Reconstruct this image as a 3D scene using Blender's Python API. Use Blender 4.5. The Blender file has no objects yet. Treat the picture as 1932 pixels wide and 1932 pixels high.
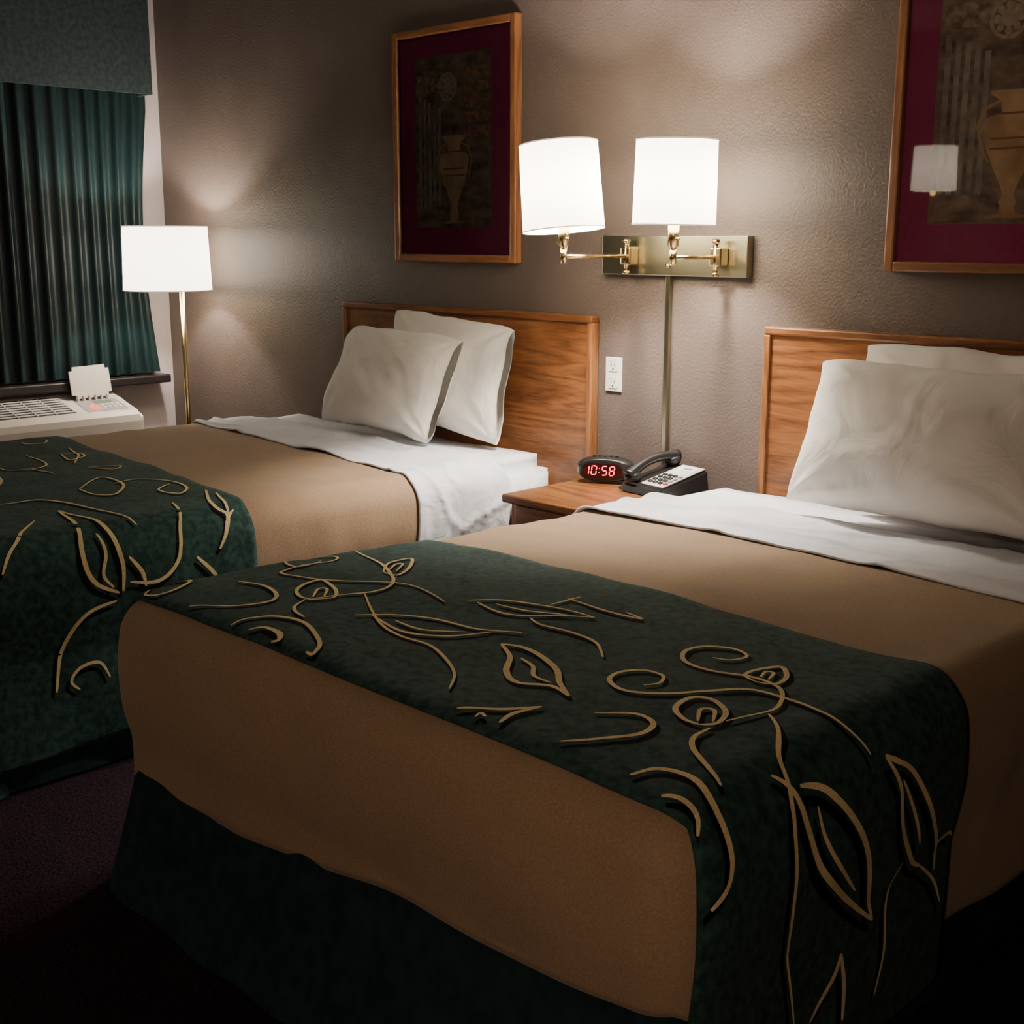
import bpy, bmesh, math, random
import numpy as np
from mathutils import Vector, Matrix, noise
random.seed(3)
H=1.4; D=3.3
# ------------------------------------------------------------------ helpers
col=bpy.context.collection
def link(o,parent=None):
    col.objects.link(o)
    if parent: o.parent=parent
    return o
def empty(name):
    o=bpy.data.objects.new(name,None); o.empty_display_size=.1; return link(o)
def mesh(name,verts,faces,mat=None,parent=None,smooth=False,fm=None):
    m=bpy.data.meshes.new(name); m.from_pydata([tuple(v) for v in verts],[],faces); m.update()
    if mat:
        for x in (mat if isinstance(mat,list) else [mat]): m.materials.append(x)
    if fm:
        for p,i in zip(m.polygons,fm): p.material_index=i
    if smooth:
        for p in m.polygons: p.use_smooth=True
    return link(bpy.data.objects.new(name,m),parent)
def from_bm(name,bm,mat,parent=None,smooth=False):
    bmesh.ops.recalc_face_normals(bm,faces=bm.faces)
    m=bpy.data.meshes.new(name); bm.to_mesh(m); bm.free()
    if mat: m.materials.append(mat)
    if smooth:
        for p in m.polygons: p.use_smooth=True
    return link(bpy.data.objects.new(name,m),parent)
def box(name,a,b,mat,parent=None,bev=0,M=None,seg=2):
    bm=bmesh.new(); bmesh.ops.create_cube(bm,size=1)
    for v in bm.verts:
        v.co=Vector([(a[i]+b[i])/2+v.co[i]*(b[i]-a[i]) for i in range(3)])
    if bev>0: bmesh.ops.bevel(bm,geom=bm.edges[:],offset=bev,segments=seg,affect='EDGES',profile=.5)
    if M is not None: bm.transform(M)
    return from_bm(name,bm,mat,parent,smooth=False)
def tube(name,pts,r,mat,parent=None,n=12,caps=True):
    pts=[Vector(p) for p in pts]; V=[];Fc=[]
    for i,p in enumerate(pts):
        t=(pts[min(i+1,len(pts)-1)]-pts[max(i-1,0)]).normalized()
        a=t.orthogonal().normalized() if i==0 else (pa-t*pa.dot(t)).normalized()
        pa=a; b=t.cross(a)
        rr=r[i] if isinstance(r,(list,tuple)) else r
        for k in range(n):
            an=2*math.pi*k/n; V.append(p+(a*math.cos(an)+b*math.sin(an))*rr)
    for i in range(len(pts)-1):
        for k in range(n): Fc.append((i*n+k,i*n+(k+1)%n,(i+1)*n+(k+1)%n,(i+1)*n+k))
    if caps:
        Fc.append(tuple(range(n))[::-1]); Fc.append(tuple((len(pts)-1)*n+k for k in range(n)))
    return mesh(name,V,Fc,mat,parent,True)
def lathe(name,prof,mat,parent=None,M=None,n=40,smooth=True):
    V=[];Fc=[]
    for r,z in prof:
        for k in range(n):
            a=2*math.pi*k/n; V.append(Vector((r*math.cos(a),r*math.sin(a),z)))
    for i in range(len(prof)-1):
        for k in range(n): Fc.append((i*n+k,i*n+(k+1)%n,(i+1)*n+(k+1)%n,(i+1)*n+k))
    if M is not None: V=[M@v for v in V]
    return mesh(name,V,Fc,mat,parent,smooth)
def T(x,y,z): return Matrix.Translation((x,y,z))
def RZ(d): return Matrix.Rotation(math.radians(d),4,'Z')
def RX(d): return Matrix.Rotation(math.radians(d),4,'X')
def RY(d): return Matrix.Rotation(math.radians(d),4,'Y')
# ------------------------------------------------------------------ materials
def newmat(name):
    m=bpy.data.materials.new(name); m.use_nodes=True; nt=m.node_tree
    return m,nt,nt.nodes['Principled BSDF']
def simple(name,c,rough=.5,metal=0,emis=None,es=0,spec=None):
    m,nt,b=newmat(name); b.inputs['Base Color'].default_value=(*c,1); b.inputs['Roughness'].default_value=rough
    b.inputs['Metallic'].default_value=metal
    if emis: b.inputs['Emission Color'].default_value=(*emis,1); b.inputs['Emission Strength'].default_value=es
    if spec is not None: b.inputs['Specular IOR Level'].default_value=spec
    return m
def noisy(name,c1,c2,scale,rough=.8,bump=0,bscale=None,detail=4,stretch=(1,1,1),lo=.35,hi=.65,sheen=0,spec=.3,bdist=.002,rot=(0,0,0),bdistort=0,bdetail=3):
    m,nt,b=newmat(name); N=nt.nodes; L=nt.links
    tc=N.new('ShaderNodeTexCoord'); mp=N.new('ShaderNodeMapping'); mp.inputs['Scale'].default_value=stretch; mp.inputs['Rotation'].default_value=rot
    L.new(tc.outputs['Object'],mp.inputs[0])
    n=N.new('ShaderNodeTexNoise'); n.inputs['Scale'].default_value=scale; n.inputs['Detail'].default_value=detail
    L.new(mp.outputs[0],n.inputs['Vector'])
    r=N.new('ShaderNodeValToRGB'); r.color_ramp.elements[0].position=lo; r.color_ramp.elements[1].position=hi
    r.color_ramp.elements[0].color=(*c1,1); r.color_ramp.elements[1].color=(*c2,1)
    L.new(n.outputs['Fac'],r.inputs[0]); L.new(r.outputs[0],b.inputs['Base Color'])
    b.inputs['Roughness'].default_value=rough; b.inputs['Specular IOR Level'].default_value=spec
    if sheen: b.inputs['Sheen Weight'].default_value=sheen
    if bump:
        n2=N.new('ShaderNodeTexNoise'); n2.inputs['Scale'].default_value=bscale or scale; n2.inputs['Detail'].default_value=bdetail; n2.inputs['Distortion'].default_value=bdistort
        L.new(tc.outputs['Object'],n2.inputs['Vector'])
        bp=N.new('ShaderNodeBump'); bp.inputs['Strength'].default_value=bump; bp.inputs['Distance'].default_value=bdist
        L.new(n2.outputs['Fac'],bp.inputs['Height']); L.new(bp.outputs[0],b.inputs['Normal'])
    return m
def wood(name,axis='X',c1=(.105,.036,.011),c2=(.27,.112,.038),rough=.35):
    m,nt,b=newmat(name); N=nt.nodes; L=nt.links
    tc=N.new('ShaderNodeTexCoord'); mp=N.new('ShaderNodeMapping')
    mp.inputs['Scale'].default_value={'X':(.7,8,8),'Z':(8,8,.7),'Y':(8,.7,8)}[axis]
    L.new(tc.outputs['Object'],mp.inputs[0])
    n1=N.new('ShaderNodeTexNoise'); n1.inputs['Scale'].default_value=1.3; n1.inputs['Detail'].default_value=1.5; n1.inputs['Distortion'].default_value=.4
    L.new(mp.outputs[0],n1.inputs['Vector'])
    mu=N.new('ShaderNodeMath'); mu.operation='MULTIPLY'; mu.inputs[1].default_value=16; L.new(n1.outputs['Fac'],mu.inputs[0])
    fr=N.new('ShaderNodeMath'); fr.operation='PINGPONG'; fr.inputs[1].default_value=1; L.new(mu.outputs[0],fr.inputs[0])
    n2=N.new('ShaderNodeTexNoise'); n2.inputs['Scale'].default_value=22; n2.inputs['Detail'].default_value=4
    L.new(mp.outputs[0],n2.inputs['Vector'])
    ad=N.new('ShaderNodeMath'); ad.operation='MULTIPLY_ADD'; ad.inputs[1].default_value=.36; L.new(fr.outputs[0],ad.inputs[0]); 
    m3=N.new('ShaderNodeMath'); m3.operation='MULTIPLY'; m3.inputs[1].default_value=.8; L.new(n2.outputs['Fac'],m3.inputs[0]); L.new(m3.outputs[0],ad.inputs[2])
    r=N.new('ShaderNodeValToRGB'); r.color_ramp.elements[0].position=.25; r.color_ramp.elements[1].position=.75
    r.color_ramp.elements[0].color=(*c1,1); r.color_ramp.elements[1].color=(*c2,1)
    L.new(ad.outputs[0],r.inputs[0]); L.new(r.outputs[0],b.inputs['Base Color']); b.inputs['Roughness'].default_value=rough
    return m
M_wall=noisy('taupe_paint',(.100,.077,.068),(.116,.091,.081),3,.46,.38,110,bdist=.005,spec=.4)
M_white_wall=noisy('offwhite_paint',(.40,.36,.37),(.46,.41,.42),3,.7,.3,90,bdist=.003)
M_ceil=noisy('ceiling_paint',(.14,.13,.12),(.17,.16,.15),5,.9,.5,60)
M_carpet=noisy('carpet',(.006,.004,.006),(.030,.016,.026),140,1,.8,200,bdist=.006,spec=.05)
M_base=simple('baseboard_vinyl',(.03,.022,.02),.6)
M_oak=wood('oak_x','X',(.080,.027,.009),(.235,.095,.032)); M_oakz=wood('oak_z','Z')
M_frame=wood('frame_oak','X',(.13,.05,.02),(.27,.115,.045)); M_framez=wood('frame_oak_z','Z',(.13,.05,.02),(.27,.115,.045))
M_brass=simple('brass',(.72,.56,.28),.22,1)
M_plate=simple('brushed_brass_plate',(.36,.35,.25),.30,1)
M_black=simple('black_plastic',(.012,.012,.013),.3)
M_whitep=simple('white_plastic',(.75,.74,.71),.4)
M_ivory=simple('ac_plastic',(.66,.61,.57),.45)
M_dark=simple('dark_slot',(.02,.02,.02),.7)
M_sheet=noisy('white_sheet',(.68,.71,.78),(.76,.78,.84),6,.85,.4,9,bdist=.02,bdistort=1.2)
M_pillow=noisy('pillow_cotton',(.84,.82,.76),(.88,.86,.81),5,.85,.5,5,bdist=.035,bdistort=.9,bdetail=5)
M_tan=noisy('tan_fleece',(.255,.178,.115),(.325,.230,.152),260,.95,.35,300,bdist=.002,sheen=.1,spec=.1)
M_green=noisy('green_runner',(.010,.030,.029),(.030,.072,.067),55,.9,.3,260,detail=6,sheen=.03,spec=.15)
M_gold=noisy('gold_print',(.64,.52,.28),(.78,.65,.38),200,.9,spec=.05)
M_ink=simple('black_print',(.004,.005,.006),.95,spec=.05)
M_skirt=noisy('teal_skirt',(.008,.021,.024),(.015,.033,.036),30,.9,.3,200,spec=.1)
M_curt=noisy('teal_curtain',(.0034,.013,.0155),(.006,.020,.0235),12,.40,.2,120,stretch=(1,1,.2),spec=.4,sheen=.01)
M_val=noisy('valance_fabric',(.021,.033,.038),(.037,.054,.061),45,.9,.2,200,detail=6)
M_mat=noisy('burgundy_mat',(.38,.050,.17),(.44,.060,.20),60,.8)
M_sill=simple('black_sill',(.012,.010,.012),.35)
def shade_mat():
    m=bpy.data.materials.new('lamp_shade_linen'); m.use_nodes=True; nt=m.node_tree; nt.nodes.clear(); N=nt.nodes;L=nt.links
    o=N.new('ShaderNodeOutputMaterial'); d=N.new('ShaderNodeBsdfDiffuse'); t=N.new('ShaderNodeBsdfTranslucent'); e=N.new('ShaderNodeEmission')
    d.inputs[0].default_value=(.75,.70,.60,1); t.inputs[0].default_value=(.9,.82,.66,1); e.inputs[0].default_value=(1,.90,.75,1); e.inputs[1].default_value=5.5
    mx=N.new('ShaderNodeMixShader'); mx.inputs[0].default_value=.08; L.new(d.outputs[0],mx.inputs[1]); L.new(t.outputs[0],mx.inputs[2])
    ad=N.new('ShaderNodeAddShader'); L.new(mx.outputs[0],ad.inputs[0]); L.new(e.outputs[0],ad.inputs[1]); L.new(ad.outputs[0],o.inputs[0]); return m
M_shade=shade_mat()
def glass_mat():
    m=bpy.data.materials.new('picture_glass'); m.use_nodes=True; nt=m.node_tree; nt.nodes.clear(); N=nt.nodes;L=nt.links
    o=N.new('ShaderNodeOutputMaterial'); t=N.new('ShaderNodeBsdfTransparent'); g=N.new('ShaderNodeBsdfGlossy'); g.inputs['Roughness'].default_value=.02
    f=N.new('ShaderNodeFresnel'); f.inputs[0].default_value=1.5
    mx=N.new('ShaderNodeMixShader'); L.new(f.outputs[0],mx.inputs[0]); L.new(t.outputs[0],mx.inputs[1]); L.new(g.outputs[0],mx.inputs[2]); L.new(mx.outputs[0],o.inputs[0]); return m
M_glass=glass_mat()
# ------------------------------------------------------------------ camera
yaw,pit,rol,f=.7906,.2139,.0020,2375.6
F=Vector((-math.sin(yaw)*math.cos(pit),math.cos(yaw)*math.cos(pit),-math.sin(pit)))
R=Vector((math.cos(yaw),math.sin(yaw),0)); U=R.cross(F)
R2=R*math.cos(rol)+U*math.sin(rol); U2=-R*math.sin(rol)+U*math.cos(rol)
cam=bpy.data.cameras.new('camera'); co=bpy.data.objects.new('camera',cam); link(co)
m=Matrix((R2,U2,-F)).transposed().to_4x4(); m.translation=(0,0,H); co.matrix_world=m
cam.sensor_width=36; cam.lens=f/1932*36; cam.clip_start=.02; bpy.context.scene.camera=co
# ------------------------------------------------------------------ room
XW=-5.8; XR=1.6; YB=-.85; ZC=2.62
box('floor',(XW-.1,YB-.1,-.1),(XR+.1,D+.1,0),M_carpet)
box('ceiling',(XW-.1,YB-.1,ZC),(XR+.1,D+.1,ZC+.1),M_ceil)
box('wall_headboard',(XW-.1,D,0),(XR+.1,D+.1,ZC),M_wall)
box('wall_opposite',(XW-.1,YB-.1,0),(XR+.1,YB,ZC),M_wall)
box('wall_right',(XR,YB,0),(XR+.1,D,ZC),M_wall)
wy0,wy1,wz0,wz1=1.25,3.06,.74,2.2
V=[];Fc=[]
def addbox(a,b):
    i=len(V); 
    for z in (a[2],b[2]):
        V.extend([(a[0],a[1],z),(b[0],a[1],z),(b[0],b[1],z),(a[0],b[1],z)])
    Fc.extend([(i,i+3,i+2,i+1),(i+4,i+5,i+6,i+7),(i,i+1,i+5,i+4),(i+1,i+2,i+6,i+5),(i+2,i+3,i+7,i+6),(i+3,i,i+4,i+7)])
addbox((XW-.1,YB,0),(XW,wy0,ZC)); addbox((XW-.1,wy1,0),(XW,D,ZC)); addbox((XW-.1,wy0,0),(XW,wy1,wz0)); addbox((XW-.1,wy0,wz1),(XW,wy1,ZC))
mesh('wall_window',V,Fc,M_white_wall)
V=[];Fc=[]
for a,b in (((XW-.09,wy0,wz0),(XW-.04,wy0+.05,wz1)),((XW-.09,wy1-.05,wz0),(XW-.04,wy1,wz1)),((XW-.09,wy0+.05,wz0),(XW-.04,wy1-.05,wz0+.05)),((XW-.09,wy0+.05,wz1-.05),(XW-.04,wy1-.05,wz1)),((XW-.085,2.13,wz0+.05),(XW-.045,2.17,wz1-.05))): addbox(a,b)
win=mesh('window_1',V,Fc,simple('window_frame',(.05,.05,.055),.4))
mesh('window_pane',[(XW-.07,wy0,wz0),(XW-.07,wy1,wz0),(XW-.07,wy1,wz1),(XW-.07,wy0,wz1)],[(0,1,2,3)],simple('night_glass',(.003,.004,.006),.05),win)
box('trim_1',(XW+.001,1.1,.695),(XW+.13,3.215,.735),M_sill,bev=.006)
box('baseboard_headboard',(XW+.012,D-.012,0.001),(XR-.001,D-.001,.10),M_base,bev=.003)
box('baseboard_window',(XW+.001,YB+.001,0.001),(XW+.012,D-.013,.10),M_base,bev=.003)
# ------------------------------------------------------------------ curtain + valance
cur=empty('window_curtain')
def curtain():
    V=[];Fc=[];nu,nv=460,30; y0=1.15
    for j in range(nv+1):
        k=j/nv; z=.745+(2.13-.745)*k
        for i in range(nu+1):
            a=i/nu
            yr=3.195-.05*math.sin(math.pi*min(1,k*1.1))*max(0,(a-.8)/.2)**2
            y=y0+(yr-y0)*a
            ph=a*25*2*math.pi+2.2*noise.noise(Vector((a*6,0,1)))
            amp=.019*(1+.35*noise.noise(Vector((a*7,k*.5,4))))
            s=math.sin(ph)
            x=XW+.062+amp*(s if s>0 else s*.6)+.003*noise.noise(Vector((a*10,k*1.5,9)))
            V.append((max(x,XW+.03),y,z))
    for j in range(nv):
        for i in range(nu):
            q=j*(nu+1)+i; Fc.append((q,q+1,q+nu+2,q+nu+1))
    return mesh('pleated_panel',V,Fc,M_curt,cur,True)
curtain()
bm=bmesh.new()
def bxx(bm,a,b):
    r=bmesh.ops.create_cube(bm,size=1)
    for v in r['verts']: v.co=Vector([(a[i]+b[i])/2+v.co[i]*(b[i]-a[i]) for i in range(3)])
bxx(bm,(XW+.165,1.0,2.06),(XW+.18,3.17,2.58)); bxx(bm,(XW+.001,3.155,2.06),(XW+.165,3.17,2.58)); bxx(bm,(XW+.001,1.0,2.06),(XW+.165,1.015,2.58))
from_bm('valance',bm,M_val,cur)
# ------------------------------------------------------------------ air conditioner
def ac():
    p=empty('wall_air_conditioner')
    y0,y1=1.85,2.945
    prof=[(XW+.001,.20),(XW+.32,.20),(XW+.345,.24),(XW+.355,.555),(XW+.350,.585),(XW+.325,.605),(XW+.06,.672),(XW+.001,.675)]
    bm=bmesh.new(); ring=[[bm.verts.new((x,y,z)) for x,z in prof] for y in (y0,y1)]
    n=len(prof)
    for i in range(n): bm.faces.new((ring[0][i],ring[0][(i+1)%n],ring[1][(i+1)%n],ring[1][i]))
    bm.faces.new(ring[0]); bm.faces.new(ring[1][::-1])
    bmesh.ops.recalc_face_normals(bm,faces=bm.faces)
    ed=[e for e in bm.edges if all(abs(v.co.y-y1)<1e-5 or abs(v.co.y-y0)<1e-5 for v in e.verts) and abs(e.verts[0].co.y-e.verts[1].co.y)<1e-5 and max(v.co.x for v in e.verts)>XW+.1]
    bmesh.ops.bevel(bm,geom=ed,offset=.03,segments=4,affect='EDGES')
    from_bm('housing',bm,M_ivory,p)
    sl=-.067/.265
    def tz(x): return .672+(x-(XW+.06))*sl
    def slab(nm,xa,xb,ya,yb,h,mat):
        Vv=[(x,y,tz(x)+d) for d in (-.004,h) for x,y in ((xa,ya),(xb,ya),(xb,yb),(xa,yb))]
        return mesh(nm,Vv,[(0,3,2,1),(4,5,6,7),(0,1,5,4),(1,2,6,5),(2,3,7,6),(3,0,4,7)],mat,p)
    slab('grille_recess',XW+.075,XW+.300,1.90,2.625,.001,M_dark)
    for i in range(8): slab('louvre_%d'%(i+1),XW+.078+i*.0285,XW+.089+i*.0285,1.90,2.625,.003,M_ivory)
    for i in range(9): slab('grille_rib_%d'%(i+1),XW+.075,XW+.300,1.90+i*.09,1.906+i*.09,.004,M_ivory)
    slab('control_panel',XW+.165,XW+.305,2.68,2.885,.002,simple('panel_grey',(.30,.30,.29),.5))
    slab('display_window',XW+.18,XW+.215,2.76,2.85,.003,simple('lcd',(.10,.14,.12),.3))
    red=simple('led_red',(.5,.01,.01),.5,emis=(1,.02,.02),es=4)
    for i,(xx,yy) in enumerate([(.245,2.715),(.245,2.74),(.225,2.73),(.265,2.745),(.265,2.72)]): slab('led_%d'%(i+1),XW+xx,XW+xx+.012,yy,yy+.014,.004,red)
    for i in range(8): slab('key_%d'%(i+1),XW+.23+(i//4)*.03,XW+.245+(i//4)*.03,2.775+(i%4)*.026,2.79+(i%4)*.026,.005,M_whitep)
    bm=bmesh.new(); bmesh.ops.create_cube(bm,size=1)
    for v in bm.verts: v.co=Vector((v.co.x*.008,v.co.y*.20,v.co.z*.15))
    bmesh.ops.bevel(bm,geom=[e for e in bm.edges if abs(e.verts[0].co.x-e.verts[1].co.x)>.001],offset=.018,segments=4,affect='EDGES')
    bm.transform(T(XW+.148,2.775,.655+.078)@RX(2)@RY(-8)); from_bm('access_door',bm,M_ivory,p)
    for i in range(6): box('hinge_tooth_%d'%(i+1),(XW+.155,2.695+i*.03,.64),(XW+.172,2.705+i*.03,.672),M_ivory,p,.002)
    return p
ac()
# ------------------------------------------------------------------ beds
class Bed:
    def __init__(s,cx,hw,y0,y1,top,r,seed,hemL,hemR,shL,shR,drop):
        s.cx,s.hw,s.y0,s.y1,s.top,s.r,s.seed=cx,hw,y0,y1,top,r,seed; s.hemL,s.hemR=hemL,hemR; s.shL,s.shR=shL,shR; s.drop=drop
    def hem(s,x,y):
        k=(x-(s.cx-s.hw))/(2*s.hw); t=min(max((y-s.y0)/.3,0),1); t=t*t*(3-2*t)
        return s.hemL+(s.hemR-s.hemL)*k-s.drop*t*k+.022*noise.noise(Vector((x*3+s.seed,y*3,0)))
    def shear(s,q):
        k=min(max((q.x-s.cx+s.hw)/(2*s.hw),0),1); q.x+=(s.shL+(s.shR-s.shL)*k)*(q.y-s.y0); return q
    def S(s,p,off=0,wr=1.0):
        x,y,z=p; r=s.r
        c=Vector((min(max(x,s.cx-s.hw+r),s.cx+s.hw-r),max(y,s.y0+r),min(z,s.top-r)))
        n=(Vector(p)-c); n=n.normalized() if n.length>1e-6 else Vector((0,0,1))
        q=c+n*r
        dn=s.top-q.z
        side=1-max(n.z,0)
        b=side*(.022*math.sin(math.pi*min(dn/.30,1)))
        sd=s.seed
        b+=wr*(.010*noise.noise(Vector((q.x*2.2+sd,q.y*2.2,q.z*2.2)))+.005*noise.noise(Vector((q.x*6+sd,q.y*3,q.z*6))))
        b+=wr*side*min(dn*4,1)*(.014*noise.noise(Vector((q.x*5+sd,q.y*5,q.z*1.5+3))))
        b+=wr*.004*noise.noise(Vector((q.x*4-q.y*9+sd,q.y*6+q.x*3,q.z*9)))
        b+=.018*n.z*(1-((q.x-s.cx)/s.hw)**2)*.5
        return q+n*(b+off), n
def grid_faces(nu,nv,base=0):
    return [(base+j*(nu+1)+i,base+j*(nu+1)+i+1,base+(j+1)*(nu+1)+i+1,base+(j+1)*(nu+1)+i) for j in range(nv) for i in range(nu)]
def cross_samples(hw,r):
    return list(np.linspace(-hw,-hw+r*1.3,9))+list(np.linspace(-hw+r*1.3,hw-r*1.3,60))[1:-1]+list(np.linspace(hw-r*1.3,hw,9))
def drape(bed,name,ylo,yhi,off,mat,parent,foot=False,hemf=None,thick=.006,wr=1,ny=60,nz=26,yedge=None):
    bm=bmesh.new(); xs=cross_samples(bed.hw,bed.r); hemf=hemf or bed.hem
    ks=[k/nz for k in range(nz+1)]
    def P(x,y,k):
        h=hemf(x,y); z=bed.top-(bed.top-h)*k
        return bed.S((x,y,z),off,wr)[0]
    cols=[]; rr=bed.r*1.3
    ysamp=list(np.linspace(0,rr,9))+list(np.linspace(rr,1,ny))[1:] if foot else [j/ny for j in range(ny+1)]
    xl,xr=bed.cx-bed.hw,bed.cx+bed.hw
    for t in ysamp:
        def Y(x):
            hi=yhi if yedge is None else yedge(x)
            if foot: return ylo+t if t<=rr+1e-9 else ylo+rr+(hi-ylo-rr)*(t-rr)/(1-rr)
            return ylo+(hi-ylo)*t
        row=[bm.verts.new(P(xl,Y(xl),k)) for k in ks[::-1][:-1]]
        row+=[bm.verts.new(P(bed.cx+x,Y(bed.cx+x),0)) for x in xs]
        row+=[bm.verts.new(P(xr,Y(xr),k)) for k in ks[1:]]
        cols.append(row)
    for j in range(len(cols)-1):
        for i in range(len(cols[0])-1): bm.faces.new((cols[j][i],cols[j][i+1],cols[j+1][i+1],cols[j+1][i]))
    if foot:
        g=[[bm.verts.new(P(bed.cx+x,ylo,k)) for x in xs] for k in ks]
        for j in range(nz):
            for i in range(len(xs)-1): bm.faces.new((g[j][i],g[j+1][i],g[j+1][i+1],g[j][i+1]))
        bmesh.ops.remove_doubles(bm,verts=bm.verts[:],dist=.0004)
    o=from_bm(name,bm,mat,parent,True)
    if thick:
        md=o.modifiers.new('thick','SOLIDIFY'); md.thickness=thick; md.offset=-1
    return o
def bedskirt(bed,name,parent,flare=.10):
    xl,xr=bed.cx-bed.hw+.03,bed.cx+bed.hw-.03; yf=bed.y0+.04; yh=bed.y1-.05; rc=.06
    path=[]
    def seg(a,b,m): 
        for i in range(m): path.append((a[0]+(b[0]-a[0])*i/m,a[1]+(b[1]-a[1])*i/m))
    seg((xl,yh),(xl,yf+rc),110)
    for i in range(12): an=math.pi+math.pi/2*i/12; path.append((xl+rc+rc*math.cos(an),yf+rc+rc*math.sin(an)))
    seg((xl+rc,yf),(xr-rc,yf),90)
    for i in range(12): an=-math.pi/2+math.pi/2*i/12; path.append((xr-rc+rc*math.cos(an),yf+rc+rc*math.sin(an)))
    seg((xr,yf+rc),(xr,yh),110); path.append((xr,yh))
    V=[];nz=14;N=len(path)
    for j in range(nz+1):
        k=j/nz; z=.44-(.44-.008)*k
        for i,(x,y) in enumerate(path):
            a=path[max(i-1,0)];b=path[min(i+1,N-1)]; tx,ty=b[0]-a[0],b[1]-a[1]; l=math.hypot(tx,ty); nx,ny=ty/l,-tx/l
            if (x-bed.cx)*nx+(y-(bed.y0+1))*ny<0: nx,ny=-nx,-ny
            frontness=max(0,-ny); leftness=max(0,-nx)*max(0,1-(y-yf)/.5)
            o=k*(.02+flare*frontness+.02*leftness)+k*.014*noise.noise(Vector((x*7+bed.seed,y*7,k)))+k*.005*math.sin(i*.35+bed.seed)
            V.append((x+nx*o,y+ny*o,z))
    return mesh(name,V,grid_faces(N-1,nz),M_skirt,parent,True)
def mattress(bed,name,parent):
    bm=bmesh.new(); bmesh.ops.create_cube(bm,size=1)
    a=(bed.cx-bed.hw+.012,bed.y0+.03,.37); b=(bed.cx+bed.hw-.012,bed.y1,bed.top-.008)
    for v in bm.verts: v.co=Vector([(a[i]+b[i])/2+v.co[i]*(b[i]-a[i]) for i in range(3)])
    bmesh.ops.bevel(bm,geom=bm.edges[:],offset=.055,segments=5,affect='EDGES')
    bmesh.ops.subdivide_edges(bm,edges=[e for e in bm.edges if e.calc_length()>.3],cuts=24,use_grid_fill=True)
    for v in bm.verts: v.co+=Vector((0,0,1))*.006*noise.noise(v.co*5)
    return from_bm(name,bm,M_sheet,parent,True)
BR=Bed(-1.685,.765,1.22,3.24,.65,.065,1.3,.235,.36,.06,-.02,.21)
BL=Bed(-3.82,.795,1.10,3.24,.655,.065,7.7,.24,.26,0,0,0)
def runner_hem(x,y): return .085+.01*math.sin(y*9)
ROFF=.012
def make_bed(bed,fold,band,redge):
    p=empty('bed')
    x0,x1=bed.cx-bed.hw,bed.cx+bed.hw
    box('box_spring',(x0+.05,bed.y0+.08,.14),(x1-.05,bed.y1-.01,.372),simple('ticking',(.4,.4,.4),.9),p,.02)
    for i,(xx,yy) in enumerate(((x0+.2,1.5),(x1-.2,1.5),(x0+.2,3.0),(x1-.2,3.0))): tube('leg_%d'%(i+1),[(xx,yy,0),(xx,yy,.15)],.025,M_black,p)
    mattress(bed,'mattress',p)
    bedskirt(bed,'bedskirt',p)
    drape(bed,'blanket',bed.y0,2.62,.002,M_tan,p,foot=True,yedge=fold)
    def wr(x,y,z):
        s=max(0,min(1,(bed.top-z)*5))
        w=1-abs(noise.noise(Vector((x*1.6+y*4,y*6-x*1.2,z*5+bed.seed))))*2
        return .006*noise.noise(Vector((x*7,y*15,z*4+bed.seed)))+.010*max(w,0)**7+.008*s*noise.noise(Vector((x*3,y*26,z*3)))
    bm=bmesh.new(); xs=cross_samples(bed.hw,bed.r); ny=48;nz=18; rows=[]
    for j in range(ny+1):
        row=[]
        def Y(x): return fold(x)-.03+(band(x)-fold(x)+.03)*j/ny
        def P(x,z):
            y=Y(x)+.02*noise.noise(Vector((x*2,z*6,bed.seed)))*(1 if j in (0,) else .6); q,n=bed.S((x,y,z),.008,1); return q+n*wr(x,y,z)
        for k in range(nz,0,-1): row.append(bm.verts.new(P(x0,bed.top-.25*k/nz)))
        for x in xs: row.append(bm.verts.new(P(bed.cx+x,bed.top)))
        for k in range(1,nz+1): row.append(bm.verts.new(P(x1,bed.top-.25*k/nz)))
        rows.append(row)
    for j in range(ny):
        for i in range(len(rows[0])-1): bm.faces.new((rows[j][i],rows[j][i+1],rows[j+1][i+1],rows[j+1][i]))
    o=from_bm('turned_down_sheet',bm,M_sheet,p,True); md=o.modifiers.new('t','SOLIDIFY'); md.thickness=.005; md.offset=-1
    drape(bed,'bed_runner',bed.y0+.03,2.02,ROFF,M_green,p,hemf=runner_hem,ny=50,nz=46,thick=.007,yedge=redge)
    for c in p.children:
        for v in c.data.vertices: v.co=bed.shear(v.co.copy())
    return p
bedL=make_bed(BL,lambda x:2.58+.13*((-3.03-x)/1.5),lambda x:2.95,lambda x:1.935+.15*((-3.03-x)/1.5))
bedR=make_bed(BR,lambda x:2.62-.03*((x+2.38)/1.5),lambda x:2.92,lambda x:2.02)
def SR(bed,s,y,off):
    a=abs(s); sg=1 if s>0 else -1
    if a<=bed.hw: p=(bed.cx+s,y,bed.top)
    else: p=(bed.cx+sg*bed.hw,y,bed.top-(a-bed.hw))
    return bed.shear(bed.S(p,off)[0])
def catmull(P,m=8):
    out=[];n=len(P)
    for i in range(n-1):
        p0=P[max(i-1,0)];p1=P[i];p2=P[i+1];p3=P[min(i+2,n-1)]
        for k in range(m):
            t=k/m
            out.append(tuple(.5*((2*p1[c])+(-p0[c]+p2[c])*t+(2*p0[c]-5*p1[c]+4*p2[c]-p3[c])*t*t+(-p0[c]+3*p1[c]-3*p2[c]+p3[c])*t**3) for c in (0,1)))
    out.append(P[-1]); return out
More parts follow.
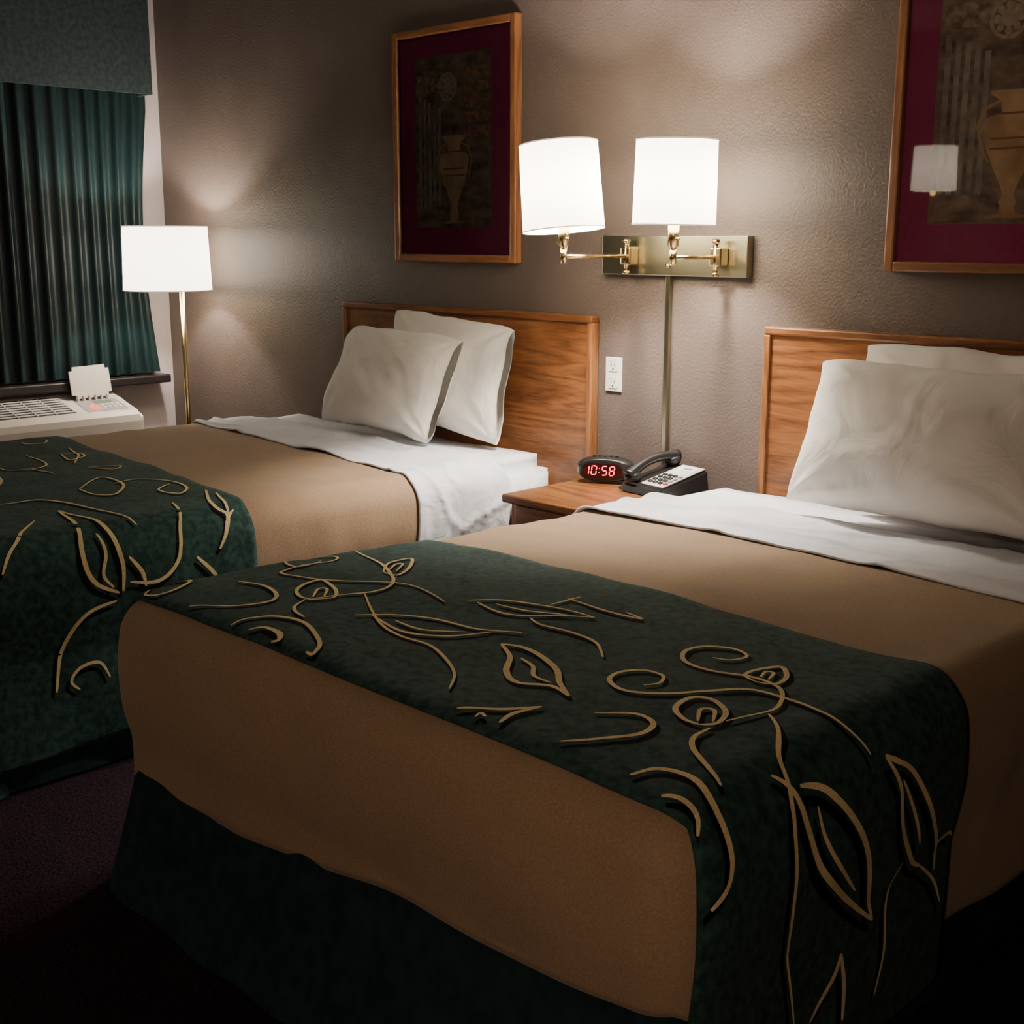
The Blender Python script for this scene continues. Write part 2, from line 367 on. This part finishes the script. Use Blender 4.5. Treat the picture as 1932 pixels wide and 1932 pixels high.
def ribbons(bed,name,strokes,off,mat,parent,wmul,shift):
    V=[];Fc=[]
    for w,P in strokes:
        C=catmull([(a+shift[0],b+shift[1]) for a,b in P]); n=len(C); base=len(V)
        for i,(s,y) in enumerate(C):
            a=C[max(i-1,0)];b=C[min(i+1,n-1)]; dx,dy=b[0]-a[0],b[1]-a[1]; l=math.hypot(dx,dy) or 1; nx,ny=-dy/l,dx/l
            k=i/(n-1); ww=w*wmul*(.35+.65*math.sin(math.pi*min(max(k,.0),1))**.6)*.5
            for e in (-1,0,1):
                yy=min(max(y+ny*ww*e,bed.y0+.035),2.016)
                V.append(SR(bed,s+nx*ww*e,yy,off))
        for i in range(n-1):
            q=base+i*3; Fc+= [(q,q+1,q+4,q+3),(q+1,q+2,q+5,q+4)]
    return mesh(name,V,Fc,mat,parent,True)
# printed vine pattern, in millimetres on the cloth: (distance across from the bed's centre line, distance along the bed); first number = stroke width
PR="""8 -670,1681 -633,1627 -638,1594 -691,1601 -735,1640 -725,1690
8 -725,1690 -690,1730 -650,1700 -624,1545 -533,1552 -464,1599 -393,1644 -316,1670 -179,1642
9 -700,1800 -630,1778 -512,1742 -408,1687 -352,1634 -345,1580 -371,1518 -386,1451
9 -474,1710 -529,1770 -536,1837 -463,1775 -429,1713 -474,1710
7 -479,1732 -509,1774 -498,1784 -460,1737
10 -379,1459 -421,1457 -475,1488 -504,1561 -472,1561 -404,1534 -363,1497 -379,1459
8 -396,1471 -441,1515 -428,1528 -386,1492
8 -393,1450 -367,1408 -327,1382 -278,1369
10 -527,1269 -461,1325 -440,1392 -470,1432 -539,1449 -612,1430
10 -699,1261 -735,1320 -704,1368 -672,1321 -664,1275 -699,1261
10 -359,1263 -359,1297 -329,1337 -248,1349 -145,1309 -100,1270 -119,1267
10 -302,1265 -280,1283 -231,1281 -204,1268 -214,1259
8 -344,1563 -236,1500 -156,1462 -74,1448 2,1448 94,1413 154,1375 203,1320
9 -231,1453 -193,1517 -118,1562 -7,1574 70,1620
9 -217,1483 -101,1469 -12,1512 29,1582
7 -161,1498 -78,1502 -6,1546
8 -156,1681 -107,1737 -12,1766 105,1785
8 -133,1688 -45,1679 25,1713 105,1785
7 -101,1709 -13,1722 62,1751
8 -13,1781 -12,1866
8 -23,1838 74,1831 170,1851 124,1856
8 19,1691 63,1676 134,1691 201,1685 266,1633
13 87,1549 123,1568 177,1563 247,1531 307,1477 364,1439
13 87,1549 143,1518 192,1462 251,1430 309,1454 364,1439
9 160,1528 204,1515 245,1478 297,1467
10 278,1273 328,1313 366,1374
10 366,1374 356,1320 370,1277
6 325,1270 323,1281 338,1278
11 485,1288 518,1341 549,1397 535,1449 490,1461 440,1415
10 414,1571 426,1599 406,1631 367,1628 343,1588 357,1548 409,1529 470,1566 511,1629 560,1682 641,1687 725,1677 807,1693
10 406,1776 436,1791 439,1836 399,1850 357,1815 350,1764 385,1724 454,1720 520,1739 572,1730 609,1698 633,1645 631,1595 611,1536
11 538,1721 503,1740 503,1787 520,1829 561,1782 569,1735 538,1721
8 530,1749 519,1780 532,1786 547,1748
12 588,1499 556,1499 519,1525 510,1579 540,1597 589,1566 605,1523 588,1499
9 578,1507 554,1546 572,1558 597,1521
10 607,1500 610,1456 637,1417 689,1383 728,1359
10 643,1607 690,1564 733,1499 787,1478 837,1460 935,1462 1043,1480 1187,1513
13 626,1285 640,1328 687,1342 744,1321 813,1306 854,1294 884,1264
12 695,1270 716,1282 747,1280 789,1259
14 754,1456 797,1480 848,1494 928,1531 1009,1618 1107,1743
14 797,1501 818,1557 872,1613 955,1671 1038,1708 1107,1743
9 829,1527 880,1540 937,1578 1016,1657
12 816,1727 869,1764 949,1782 1035,1848 1066,1894
12 816,1727 853,1801 942,1873 1041,1942 1099,1958
9 1027,1815 1082,1788 1180,1788 1261,1771
9 863,1773 933,1818 1009,1862
8 1039,1937 1037,1990 1050,2010
8 1066,1894 1121,1962 1173,1990
13 1127,1647 1165,1626 1212,1564
12 1127,1647 1191,1662 1253,1662"""
PLs="""10 -663,1920 -610,1915 -579,1941 -600,1985 -647,2005
9 -336,1916 -301,1967 -205,1935 -179,1869 -336,1916
9 -443,1996 -260,1943 -107,1853
9 -402,1823 -175,1785 -87,1732 -100,1637 -162,1629
9 -80,1697 56,1704
10 346,1650 246,1767 359,1781 466,1704 439,1652 346,1650
9 -1,1847 52,1930 127,1872 -1,1847
10 341,1761 325,1866 426,1916 519,1902 573,1849 499,1821 451,1884
10 369,1404 394,1515 578,1566 785,1596
14 552,1487 713,1499 830,1516 896,1526 959,1520
14 552,1487 789,1433 863,1421 923,1445 961,1509
10 797,1475 850,1483 906,1469 944,1495
12 653,1777 833,1710 909,1683 950,1625 938,1541
13 589,1924 745,1848 812,1865 857,1842 896,1818
10 792,1892 840,1848
9 643,1925 755,1884 809,1870
10 618,1390 777,1270 860,1212
12 871,1546 917,1578 957,1586
12 906,1745 951,1788 978,1808
12 981,1501 1002,1412 1084,1349 1195,1327
10 1188,1474 1142,1448 1144,1396 1176,1369 1204,1391
12 -640,1480 -560,1520 -470,1500 -380,1440 -300,1430
12 -640,1480 -560,1430 -470,1410 -380,1400 -300,1430
10 -240,1330 -120,1350 -20,1310 30,1230
9 -60,1560 60,1540 160,1470 230,1380"""
def parse(s):
    out=[]
    for ln in s.split('\n'):
        t=ln.split(); out.append((float(t[0])/1000,[tuple(float(v)/1000 for v in q.split(',')) for q in t[1:]]))
    return out
for bed,par,PX in ((BR,bedR,parse(PR)),(BL,bedL,parse(PLs))):
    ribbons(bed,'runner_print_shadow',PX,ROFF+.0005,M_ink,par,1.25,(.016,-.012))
    ribbons(bed,'runner_print',PX,ROFF+.0009,M_gold,par,.92,(0,0))
# ------------------------------------------------------------------ headboards
def headboard(x0,x1):
    p=empty('headboard')
    box('panel',(x0+.02,3.268,.36),(x1-.02,3.296,1.12),M_oak,p)
    box('top_rail',(x0,3.258,1.116),(x1,3.298,1.141),M_oak,p,.006)
    box('side_rail_1',(x0,3.258,.30),(x0+.024,3.298,1.116),M_oakz,p,.005)
    box('side_rail_2',(x1-.024,3.258,.30),(x1,3.298,1.116),M_oakz,p,.005)
headboard(-4.313,-2.905); headboard(-2.206,-.80)
# ------------------------------------------------------------------ pillows
def pillow(cx,cy,zb,w,h,t,lean,rz,seed,roll=0,hem=1):
    nu,nv=110,80; bm=bmesh.new(); g=[[],[]]
    def crease(u,v,s):
        r=0
        for (a,b,k) in ((-1,-1,0),(1,-1,3),(-1,1,5),(1,1,8)):
            dx,dy=u-a,v-b; d=math.hypot(dx,dy); an=math.atan2(dy,dx)
            r+=math.exp(-d*1.8)*noise.noise(Vector((an*3.2+seed,k+s,d*.8)))*.022
        r+=.012*noise.noise(Vector((u*1.1+seed,v*1.1,s*5)))
        r+=.0035*noise.noise(Vector((u*5+v*4+seed,v*2-u*1.5,s*5)))
        return r
    for sd in (0,1):
        for j in range(nv+1):
            row=[]
            for i in range(nu+1):
                u=-1+2*i/nu; v=-1+2*j/nv
                e=(1-abs(u)**3)*(1-abs(v)**3); th=t/2*max(e,0)**.50
                if hem and u*hem>.86: th=max(th*.95, .016*(1-abs(v)**10))
                X=u*w/2*(1-.035*(1-abs(v)**2)*abs(u)**3); Z=v*h/2*(1-.05*(1-abs(u)**2)*abs(v)**3)
                Z-= .020*max(0,v)*abs(u)**6
                dsp=crease(u,v,sd)*min(1,th/(t*.25))
                y=(th+dsp)*(1 if sd else -1)
                if sd==0: y-=.02*(1-v)*.5*max(e,0)
                row.append(bm.verts.new((X+.008*noise.noise(Vector((v*3,seed,u*2))),y+.012*noise.noise(Vector((u*1.5,v*1.5,seed+40))),Z+.008*noise.noise(Vector((u*3,seed,1))))))
            g[sd].append(row)
    for sd in (0,1):
        for j in range(nv):
            for i in range(nu): bm.faces.new((g[sd][j][i],g[sd][j][i+1],g[sd][j+1][i+1],g[sd][j+1][i]))
    bmesh.ops.remove_doubles(bm,verts=bm.verts[:],dist=.0025)
    M=T(cx,cy,zb)@RZ(rz)@RX(-lean)@RY(roll)@T(0,0,h/2)
    bm.transform(M); return from_bm('pillow',bm,M_pillow,None,True)
pillow(-3.575,3.135,.690,.69,.435,.14,8,-2,2.2,3)
pillow(-3.735,2.95,.688,.71,.41,.19,24,-4,5.1,1)
pillow(-1.47,3.135,.690,.70,.44,.14,8,1,9.2,1)
pillow(-1.50,2.94,.688,.78,.42,.21,21,1,11.7,1)
# ------------------------------------------------------------------ nightstand
ns=empty('nightstand')
nx0,nx1,ny0,ny1,nz=-2.84,-2.41,2.76,3.28,.60
box('top',(nx0,ny0,nz-.028),(nx1,ny1,nz),M_oak,ns,.008,seg=3)
box('case_side_1',(nx0+.02,ny0+.03,.06),(nx0+.04,ny1-.005,nz-.028),M_oakz,ns)
box('case_side_2',(nx1-.04,ny0+.03,.06),(nx1-.02,ny1-.005,nz-.028),M_oakz,ns)
box('back_panel',(nx0+.04,ny1-.02,.06),(nx1-.04,ny1-.005,nz-.028),M_oak,ns)
box('shelf',(nx0+.04,ny0+.04,.08),(nx1-.04,ny1-.02,.10),M_oak,ns)
box('drawer_front',(nx0+.042,ny0+.022,.42),(nx1-.042,ny0+.042,nz-.034),M_oak,ns,.004)
box('drawer_body',(nx0+.05,ny0+.042,.43),(nx1-.05,ny1-.03,.55),M_oak,ns)
box('plinth',(nx0+.02,ny0+.05,0.001),(nx1-.02,ny1-.005,.06),M_oak,ns)
tube('knob',[(-2.625,ny0+.024,.5),(-2.625,ny0,.5)],.012,M_brass,ns)
# ------------------------------------------------------------------ alarm clock
def clock():
    p=empty('alarm_clock'); Mx=T(-2.735,3.15,nz+.001)@RZ(30)
    bm=bmesh.new(); bmesh.ops.create_uvsphere(bm,u_segments=40,v_segments=24,radius=1)
    for v in bm.verts:
        x,y,z=v.co; sx=math.copysign(abs(x)**.8,x); sz=math.copysign(abs(z)**.75,z)
        v.co=Vector((sx*.098,y*.060,.045+sz*.043))
        if v.co.y<-.036: v.co.y=-.036-(-.036-v.co.y)*.12
    bm.transform(Mx); from_bm('case',bm,M_black,p,True)
    Vl=[];n=28
    for k in range(n):
        a=2*math.pi*k/n; c,s=math.cos(a),math.sin(a)
        Vl.append(Mx@Vector((math.copysign(abs(c)**.5,c)*.066-.006,-.0405,.045+math.copysign(abs(s)**.6,s)*.024)))
    mesh('display',Vl,[tuple(range(n))],simple('dark_red_lens',(.03,.002,.004),.15),p)
    red=simple('red_digits',(.3,0,0),.5,emis=(1,.015,.06),es=7)
    segs={'1':'bc','0':'abcdef','5':'afgcd','8':'abcdefg'}
    V=[];Fc=[]
    def quad(x0,z0,x1,z1,w):
        dx,dz=x1-x0,z1-z0;l=math.hypot(dx,dz);ux,uz=dx/l,dz/l;nx_,nz_=-uz,ux
        a=.0012
        P=[(x0+ux*a,z0+uz*a),(x0+ux*(a+w/2)+nx_*w/2,z0+uz*(a+w/2)+nz_*w/2),(x1-ux*(a+w/2)+nx_*w/2,z1-uz*(a+w/2)+nz_*w/2),(x1-ux*a,z1-uz*a),(x1-ux*(a+w/2)-nx_*w/2,z1-uz*(a+w/2)-nz_*w/2),(x0+ux*(a+w/2)-nx_*w/2,z0+uz*(a+w/2)-nz_*w/2)]
        i=len(V)
        for x,z in P: V.append(Mx@Vector((x-.008+(z-.045)*.12,-.0412,z)))
        Fc.append(tuple(range(i,i+6)))
    dw,dh=.0155,.030; w=.0036; zc=.045
    for ch,xc in (('1',-.050),('0',-.025),('5',.011),('8',.036)):
        a0,a1=xc-dw/2,xc+dw/2; t,b=zc+dh/2,zc-dh/2
        D_={'a':(a0,t,a1,t),'b':(a1,t,a1,zc),'c':(a1,zc,a1,b),'d':(a0,b,a1,b),'e':(a0,zc,a0,b),'f':(a0,t,a0,zc),'g':(a0,zc,a1,zc)}
        for s in segs[ch]: quad(*D_[s],w)
    for zz in (zc+.007,zc-.007): quad(-.007,zz-.003,-.007,zz+.003,.004)
    mesh('digits',V,Fc,red,p)
    for i in range(5): box('button_%d'%(i+1),(-.045+i*.019,-.012,.085),(-.033+i*.019,.002,.091),M_black,p,.002,M=Mx)
clock()
# ------------------------------------------------------------------ telephone
def phone():
    p=empty('desk_telephone'); Mx=T(-2.497,3.165,nz+.001)@RZ(-8)@Matrix.Scale(1.1,4)
    V=[(-.09,-.10,0),(.09,-.10,0),(.09,.10,0),(-.09,.10,0),(-.085,-.095,.028),(.085,-.095,.028),(.085,.095,.068),(-.085,.095,.068)]
    bm=bmesh.new(); vs=[bm.verts.new(v) for v in V]
    for f_ in ((0,3,2,1),(4,5,6,7),(0,1,5,4),(1,2,6,5),(2,3,7,6),(3,0,4,7)): bm.faces.new([vs[i] for i in f_])
    bmesh.ops.bevel(bm,geom=bm.edges[:],offset=.008,segments=3,affect='EDGES'); bm.transform(Mx); from_bm('base',bm,M_black,p)
    Ms=Mx@T(0,0,.048)@RX(math.degrees(math.atan2(.04,.19)))
    silver=simple('silver_plate',(.55,.55,.53),.4)
    box('faceplate',(-.012,-.085,.000),(.080,.088,.003),silver,p,.001,M=Ms)
    for r in range(4):
        for c in range(3): box('key_%d'%(r*3+c+1),(.000+c*.021,-.07+r*.02,.003),(.014+c*.021,-.058+r*.02,.008),M_black,p,.002,M=Ms)
    for r in range(4): box('side_key_%d'%(r+1),(.064,-.07+r*.02,.003),(.076,-.058+r*.02,.008),simple('grey_key',(.25,.25,.25),.5) if r else simple('red_key',(.5,.03,.02),.5),p,.002,M=Ms)
    box('label_card',(.005,.045,.003),(.07,.078,.0045),M_whitep,p,.0,M=Ms)
    box('label_mark',(.022,.055,.0046),(.052,.067,.0052),simple('mark_grey',(.12,.2,.35),.5),p,.0,M=Ms)
    pts=[];rr=[]
    for i in range(21):
        t=-1+2*i/20; pts.append(Ms@Vector((-.048,t*.098,.020+.022*(1-t*t)))); rr.append(.015+.010*abs(t)**4)
    tube('handset_grip',pts,rr,M_black,p,16)
    for i,yy in enumerate((-.082,.082)): lathe('handset_cup_%d'%(i+1),[(0,.004),(.022,.004),(.026,.012),(.024,.026),(0,.030)],M_black,p,Ms@T(-.048,yy,0),24)
    cord=[]
    for i in range(160):
        t=i/159; a=t*26*2*math.pi; cx=-.097-.006*math.sin(t*3.1); cy=-.09+.10*t
        cord.append(Mx@Vector((cx+.004*math.cos(a),cy,.006+.004*math.sin(a))))
    tube('coiled_cord',cord,.0014,M_black,p,6)
phone()
# ------------------------------------------------------------------ outlet
ot=empty('wall_outlet')
box('cover_plate',(-2.87,3.293,.885),(-2.797,3.2995,1.003),M_whitep,ot,.003)
for i,zc in enumerate((.915,.973)):
    box('receptacle_%d'%(i+1),(-2.853,3.2905,zc-.017),(-2.814,3.294,zc+.017),M_whitep,ot,.004)
    for j,dx in enumerate((-.008,.007)): box('slot_%d_%d'%(i+1,j+1),(-2.8335+dx-.0012,3.2898,zc-.002),(-2.8335+dx+.0012,3.2906,zc+.009),M_dark,ot)
    box('ground_%d'%(i+1),(-2.8365,3.2898,zc-.012),(-2.8305,3.2906,zc-.007),M_dark,ot)
# ------------------------------------------------------------------ lamps
def bulb(name,loc,w,parent,r=.03,c=(1,.88,.74)):
    l=bpy.data.lights.new(name,'POINT'); l.energy=w; l.color=c; l.shadow_soft_size=r
    o=bpy.data.objects.new(name,l); o.location=loc; link(o,parent); return o
def shade(name,cx,cy,z0,z1,r0,r1,parent,tx=0,ty=0):
    M=T(cx,cy,z0)@RX(tx)@RY(ty); h=z1-z0
    lathe(name,[(r0,0),(r0+(r1-r0)*.5,h/2),(r1,h)],M_shade,parent,M,64)
    trim=simple('shade_trim',(.8,.76,.66),.8,emis=(1,.85,.62),es=.8)
    lathe(name+'_rim_1',[(r0+.0015,-.001),(r0+.0015,.003),(r0-.001,.003),(r0-.001,-.001),(r0+.0015,-.001)],trim,parent,M,64)
    lathe(name+'_rim_2',[(r1+.0015,h-.003),(r1+.0015,h+.001),(r1-.001,h+.001),(r1-.001,h-.003),(r1+.0015,h-.003)],trim,parent,M,64)
    for i in range(3):
        a=2*math.pi*i/3+.4; tube(name+'_spider_%d'%(i+1),[M@Vector((0,0,h*.22)),M@Vector((r0*math.cos(a),r0*math.sin(a),h*.02))],.0012,M_brass,parent,6)
WL=88
def sconce():
    p=empty('double_arm_wall_lamp')
    box('backplate',(-2.872,3.268,1.283),(-2.283,3.2995,1.41),M_plate,p,.003)
    lathe('cover_screw',[(0,.012),(.006,.012),(.008,.006),(.008,0)],M_brass,p,T(-2.585,3.268,1.315)@RX(90),16)
    for i,(px,sx,sy,z0,z1,ty) in enumerate(((-2.735,-2.725,2.92,1.425,1.685,-6),(-2.375,-2.375,3.02,1.44,1.682,1))):
        k=i+1
        box('wall_bracket_%d'%k,(px-.022,3.225,1.315),(px+.022,3.27,1.375),M_brass,p,.006)
        tube('pivot_post_%d'%k,[(px,3.232,1.295),(px,3.232,1.39)],.009,M_brass,p)
        lathe('pivot_knob_%d'%k,[(0,-.008),(.012,-.006),(.014,0),(.012,.006),(0,.008)],M_brass,p,T(px,3.232,1.393),16)
        lathe('pivot_knob_low_%d'%k,[(0,-.008),(.012,-.006),(.014,0),(.012,.006),(0,.008)],M_brass,p,T(px,3.232,1.292),16)
        tube('arm_%d'%k,[(px,3.225,1.345),(px+(sx-px)*.5,(3.225+sy)/2,1.345),(sx,sy,1.345)],.0065,M_brass,p)
        tube('arm_elbow_%d'%k,[(sx,sy,1.325),(sx,sy,1.372)],.011,M_brass,p)
        tube('socket_%d'%k,[(sx,sy,1.372),(sx,sy,1.376),(sx,sy,1.378),(sx,sy,1.455)],[.011,.011,.017,.017],M_brass,p,20)
        tube('switch_knob_%d'%k,[(sx,sy,1.40),(sx+.028,sy-.01,1.40)],.004,M_brass,p)
        shade('lamp_shade_%d'%k,sx,sy,z0,z1,.127 if i==0 else .123,.121 if i==0 else .119,p,0,ty)
        bulb('bulb_%d'%k,(sx,sy+.03,1.555),WL,p,.028)
    box('cord_cover',(-2.609,3.283,.601),(-2.591,3.2995,1.283),M_plate,p,.002)
sconce()
def floorlamp():
    p=empty('floor_lamp'); x,y=-5.26,3.06
    lathe('base',[(0,.035),(.02,.034),(.03,.028),(.12,.02),(.135,.012),(.135,0),(0,0)],M_brass,p,T(x,y,.001))
    tube('pole',[(x,y,.03),(x,y,1.22)],.0115,M_brass,p,16)
    tube('swing_arm',[(x,y,1.215),(x-.04,y-.015,1.225),(-5.33,3.03,1.215)],.006,M_brass,p)
    tube('socket',[(-5.33,3.03,1.20),(-5.33,3.03,1.27)],.016,M_brass,p)
    lathe('pole_cap',[(0,.02),(.012,.012),(.015,0)],M_brass,p,T(x,y,1.22),16)
    shade('lamp_shade',-5.33,3.03,1.163,1.452,.200,.190,p,0,0)
    bulb('bulb',(-5.33,3.11,1.335),38,p,.028)
floorlamp()
def wall_lamp(x,z,w,d=.36):
    p=empty('swing_arm_wall_lamp'); y=YB
    box('backplate',(x-.06,y+.0005,z-.26),(x+.06,y+.022,z-.14),M_plate,p,.003)
    tube('arm',[(x,y+.02,z-.20),(x,y+d*.6,z-.20),(x+.0,y+d,z-.20)],.0065,M_brass,p)
    tube('socket',[(x,y+d,z-.22),(x,y+d,z-.1)],.015,M_brass,p)
    shade('lamp_shade',x,y+d,z-.125,z+.125,.127,.12,p)
    bulb('bulb',(x,y+d,z),w,p)
wall_lamp(-3.64,1.80,22)
def fill_lamp(x,z):  # unseen lamp behind the camera, added as fill for the bed foot
    p=empty('unseen_fill_lamp'); y=YB
    lathe('backplate',[(0,.02),(.05,.018),(.06,.0)],M_brass,p,T(x,y+.001,z)@RX(-90),24)
    tube('stem',[(x,y+.02,z),(x,y+.12,z),(x,y+.12,z+.05)],.008,M_brass,p)
    bm=bmesh.new(); bmesh.ops.create_uvsphere(bm,u_segments=32,v_segments=20,radius=.09); bm.transform(T(x,y+.12,z+.135))
    m,nt,b=newmat('fill_globe_glow'); b.inputs['Emission Color'].default_value=(1,.72,.51,1); b.inputs['Emission Strength'].default_value=175
    from_bm('fill_globe',bm,m,p,True)
fill_lamp(.15,1.30)
# ------------------------------------------------------------------ pictures
def picture(x0,x1,z0,z1):
    p=empty('framed_picture'); fw=.028; yb=D-.001; yf=D-.038
    for nm,a,b,mt in (('frame_left',(x0,yf,z0),(x0+fw,yb,z1),M_framez),('frame_right',(x1-fw,yf,z0),(x1,yb,z1),M_framez),('frame_bottom',(x0+fw,yf,z0),(x1-fw,yb,z0+fw),M_frame),('frame_top',(x0+fw,yf,z1-fw),(x1-fw,yb,z1),M_frame)):
        box(nm,a,b,mt,p,.005)
    xa,xb,za,zb=x0+fw,x1-fw,z0+fw,z1-fw; ym=D-.016
    ax0,ax1,az0,az1=x0+.115,x1-.145,z0+.13,z1-.105
    def q(nm,a,b,c,d,y,m): return mesh(nm,[(a,y,c),(b,y,c),(b,y,d),(a,y,d)],[(0,1,2,3)],m,p)
    mesh('mat_board',[(xa,ym,za),(xb,ym,za),(xb,ym,zb),(xa,ym,zb),(ax0,ym,az0),(ax1,ym,az0),(ax1,ym,az1),(ax0,ym,az1)],[(0,1,5,4),(1,2,6,5),(2,3,7,6),(3,0,4,7)],M_mat,p)
    mesh('mat_bevel',[(ax0-.002,ym-.0004,az0-.002),(ax1+.002,ym-.0004,az0-.002),(ax1+.002,ym-.0004,az1+.002),(ax0-.002,ym-.0004,az1+.002),(ax0,ym-.0004,az0),(ax1,ym-.0004,az0),(ax1,ym-.0004,az1),(ax0,ym-.0004,az1)],[(0,1,5,4),(1,2,6,5),(2,3,7,6),(3,0,4,7)],simple('mat_core',(.30,.24,.22),.8),p)
    y=D-.0155
    q('print_paper',ax0-.01,ax1+.01,az0-.01,az1+.01,y,noisy('print_stone',(.15,.115,.095),(.42,.33,.25),14,.8,detail=8,stretch=(1,1,2)))
    W=ax1-ax0;Hh=az1-az0
    def X(a): return ax0+a*W
    def Z(b): return az0+b*Hh
    colm=noisy('print_column',(.26,.25,.22),(.50,.47,.41),20,.8,detail=6); 
    for i in range(5): q('print_flute_%d'%(i+1),X(.04+i*.066),X(.078+i*.066),Z(.12),Z(.78-.02*i),y-.0004,colm)
    q('print_lintel',X(.02),X(.55),Z(.80),Z(.90),y-.0005,noisy('print_relief',(.18,.15,.12),(.52,.42,.30),45,.8))
    for i in range(5): q('print_block_%d'%(i+1),X(.62+(i%2)*.03),X(.97),Z(.52+i*.085),Z(.58+i*.085),y-.0004,noisy('print_relief2',(.28,.16,.10),(.58,.36,.24),50,.8))
    def disc(nm,cx,cz,r,yy,mt,n=32,r2=0):
        Vv=[(X(cx)+r*math.cos(2*math.pi*k/n),yy,Z(cz)+r*math.sin(2*math.pi*k/n)) for k in range(n)]
        if r2:
            Vv+=[(X(cx)+r2*math.cos(2*math.pi*k/n),yy,Z(cz)+r2*math.sin(2*math.pi*k/n)) for k in range(n)]
            return mesh(nm,Vv,[(k,(k+1)%n,n+(k+1)%n,n+k) for k in range(n)],mt,p)
        return mesh(nm,Vv,[tuple(range(n))],mt,p)
    med=noisy('print_medallion',(.42,.37,.28),(.64,.56,.43),60,.8)
    disc('print_medallion_ring',.44,.82,.052,y-.0007,med,r2=.042); disc('print_medallion_core',.44,.82,.022,y-.0007,med)
    for k in range(8): disc('print_petal_%d'%(k+1),.44+.075*math.cos(k*math.pi/4),.82+.05*math.sin(k*math.pi/4),.010,y-.0008,med)
    prof=[(.0,.14),(.012,.13),(.018,.06),(.05,.045),(.07,.06),(.10,.035),(.15,.06),(.22,.115),(.32,.175),(.40,.195),(.43,.175),(.45,.08),(.50,.09),(.53,.155),(.545,.16)]
    prof=[(.02+b*.95,a) for b,a in prof]
    Vv=[(X(.52-a),y-.001,Z(b)) for b,a in prof]+[(X(.52+a),y-.001,Z(b)) for b,a in prof]; n=len(prof)
    mesh('print_urn',Vv,[(k,k+n,k+n+1,k+1) for k in range(n-1)],noisy('print_terracotta',(.46,.32,.18),(.82,.60,.38),10,.8,detail=6),p)
    hm=simple('print_handle',(.58,.42,.26),.8)
    for sg in (-1,1):
        pts=[(sg*.10,.50),(sg*.20,.47),(sg*.24,.40),(sg*.20,.30),(sg*.15,.25)]
        Vv=[]
        for a,b in pts: Vv+=[(X(.52+a),y-.0012,Z(b)),(X(.52+a-.02*sg),y-.0012,Z(b-.008))]
        mesh('print_handle_%d'%(sg+2),Vv,[(2*k,2*k+1,2*k+3,2*k+2) for k in range(4)],hm,p)
    for i,b in enumerate((.30,.34,.44)): q('print_band_%d'%(i+1),X(.52-.14),X(.52+.14),Z(b),Z(b+.008),y-.0014,simple('print_band',(.30,.18,.10),.8))
    q('glass',xa,xb,za,zb,D-.028,M_glass)
picture(-3.962,-3.285,1.312,2.168); picture(-1.823,-1.146,1.312,2.168)
# ------------------------------------------------------------------ world
w=bpy.data.worlds.new('world'); bpy.context.scene.world=w; w.use_nodes=True
w.node_tree.nodes['Background'].inputs[0].default_value=(.01,.012,.02,1); w.node_tree.nodes['Background'].inputs[1].default_value=.3
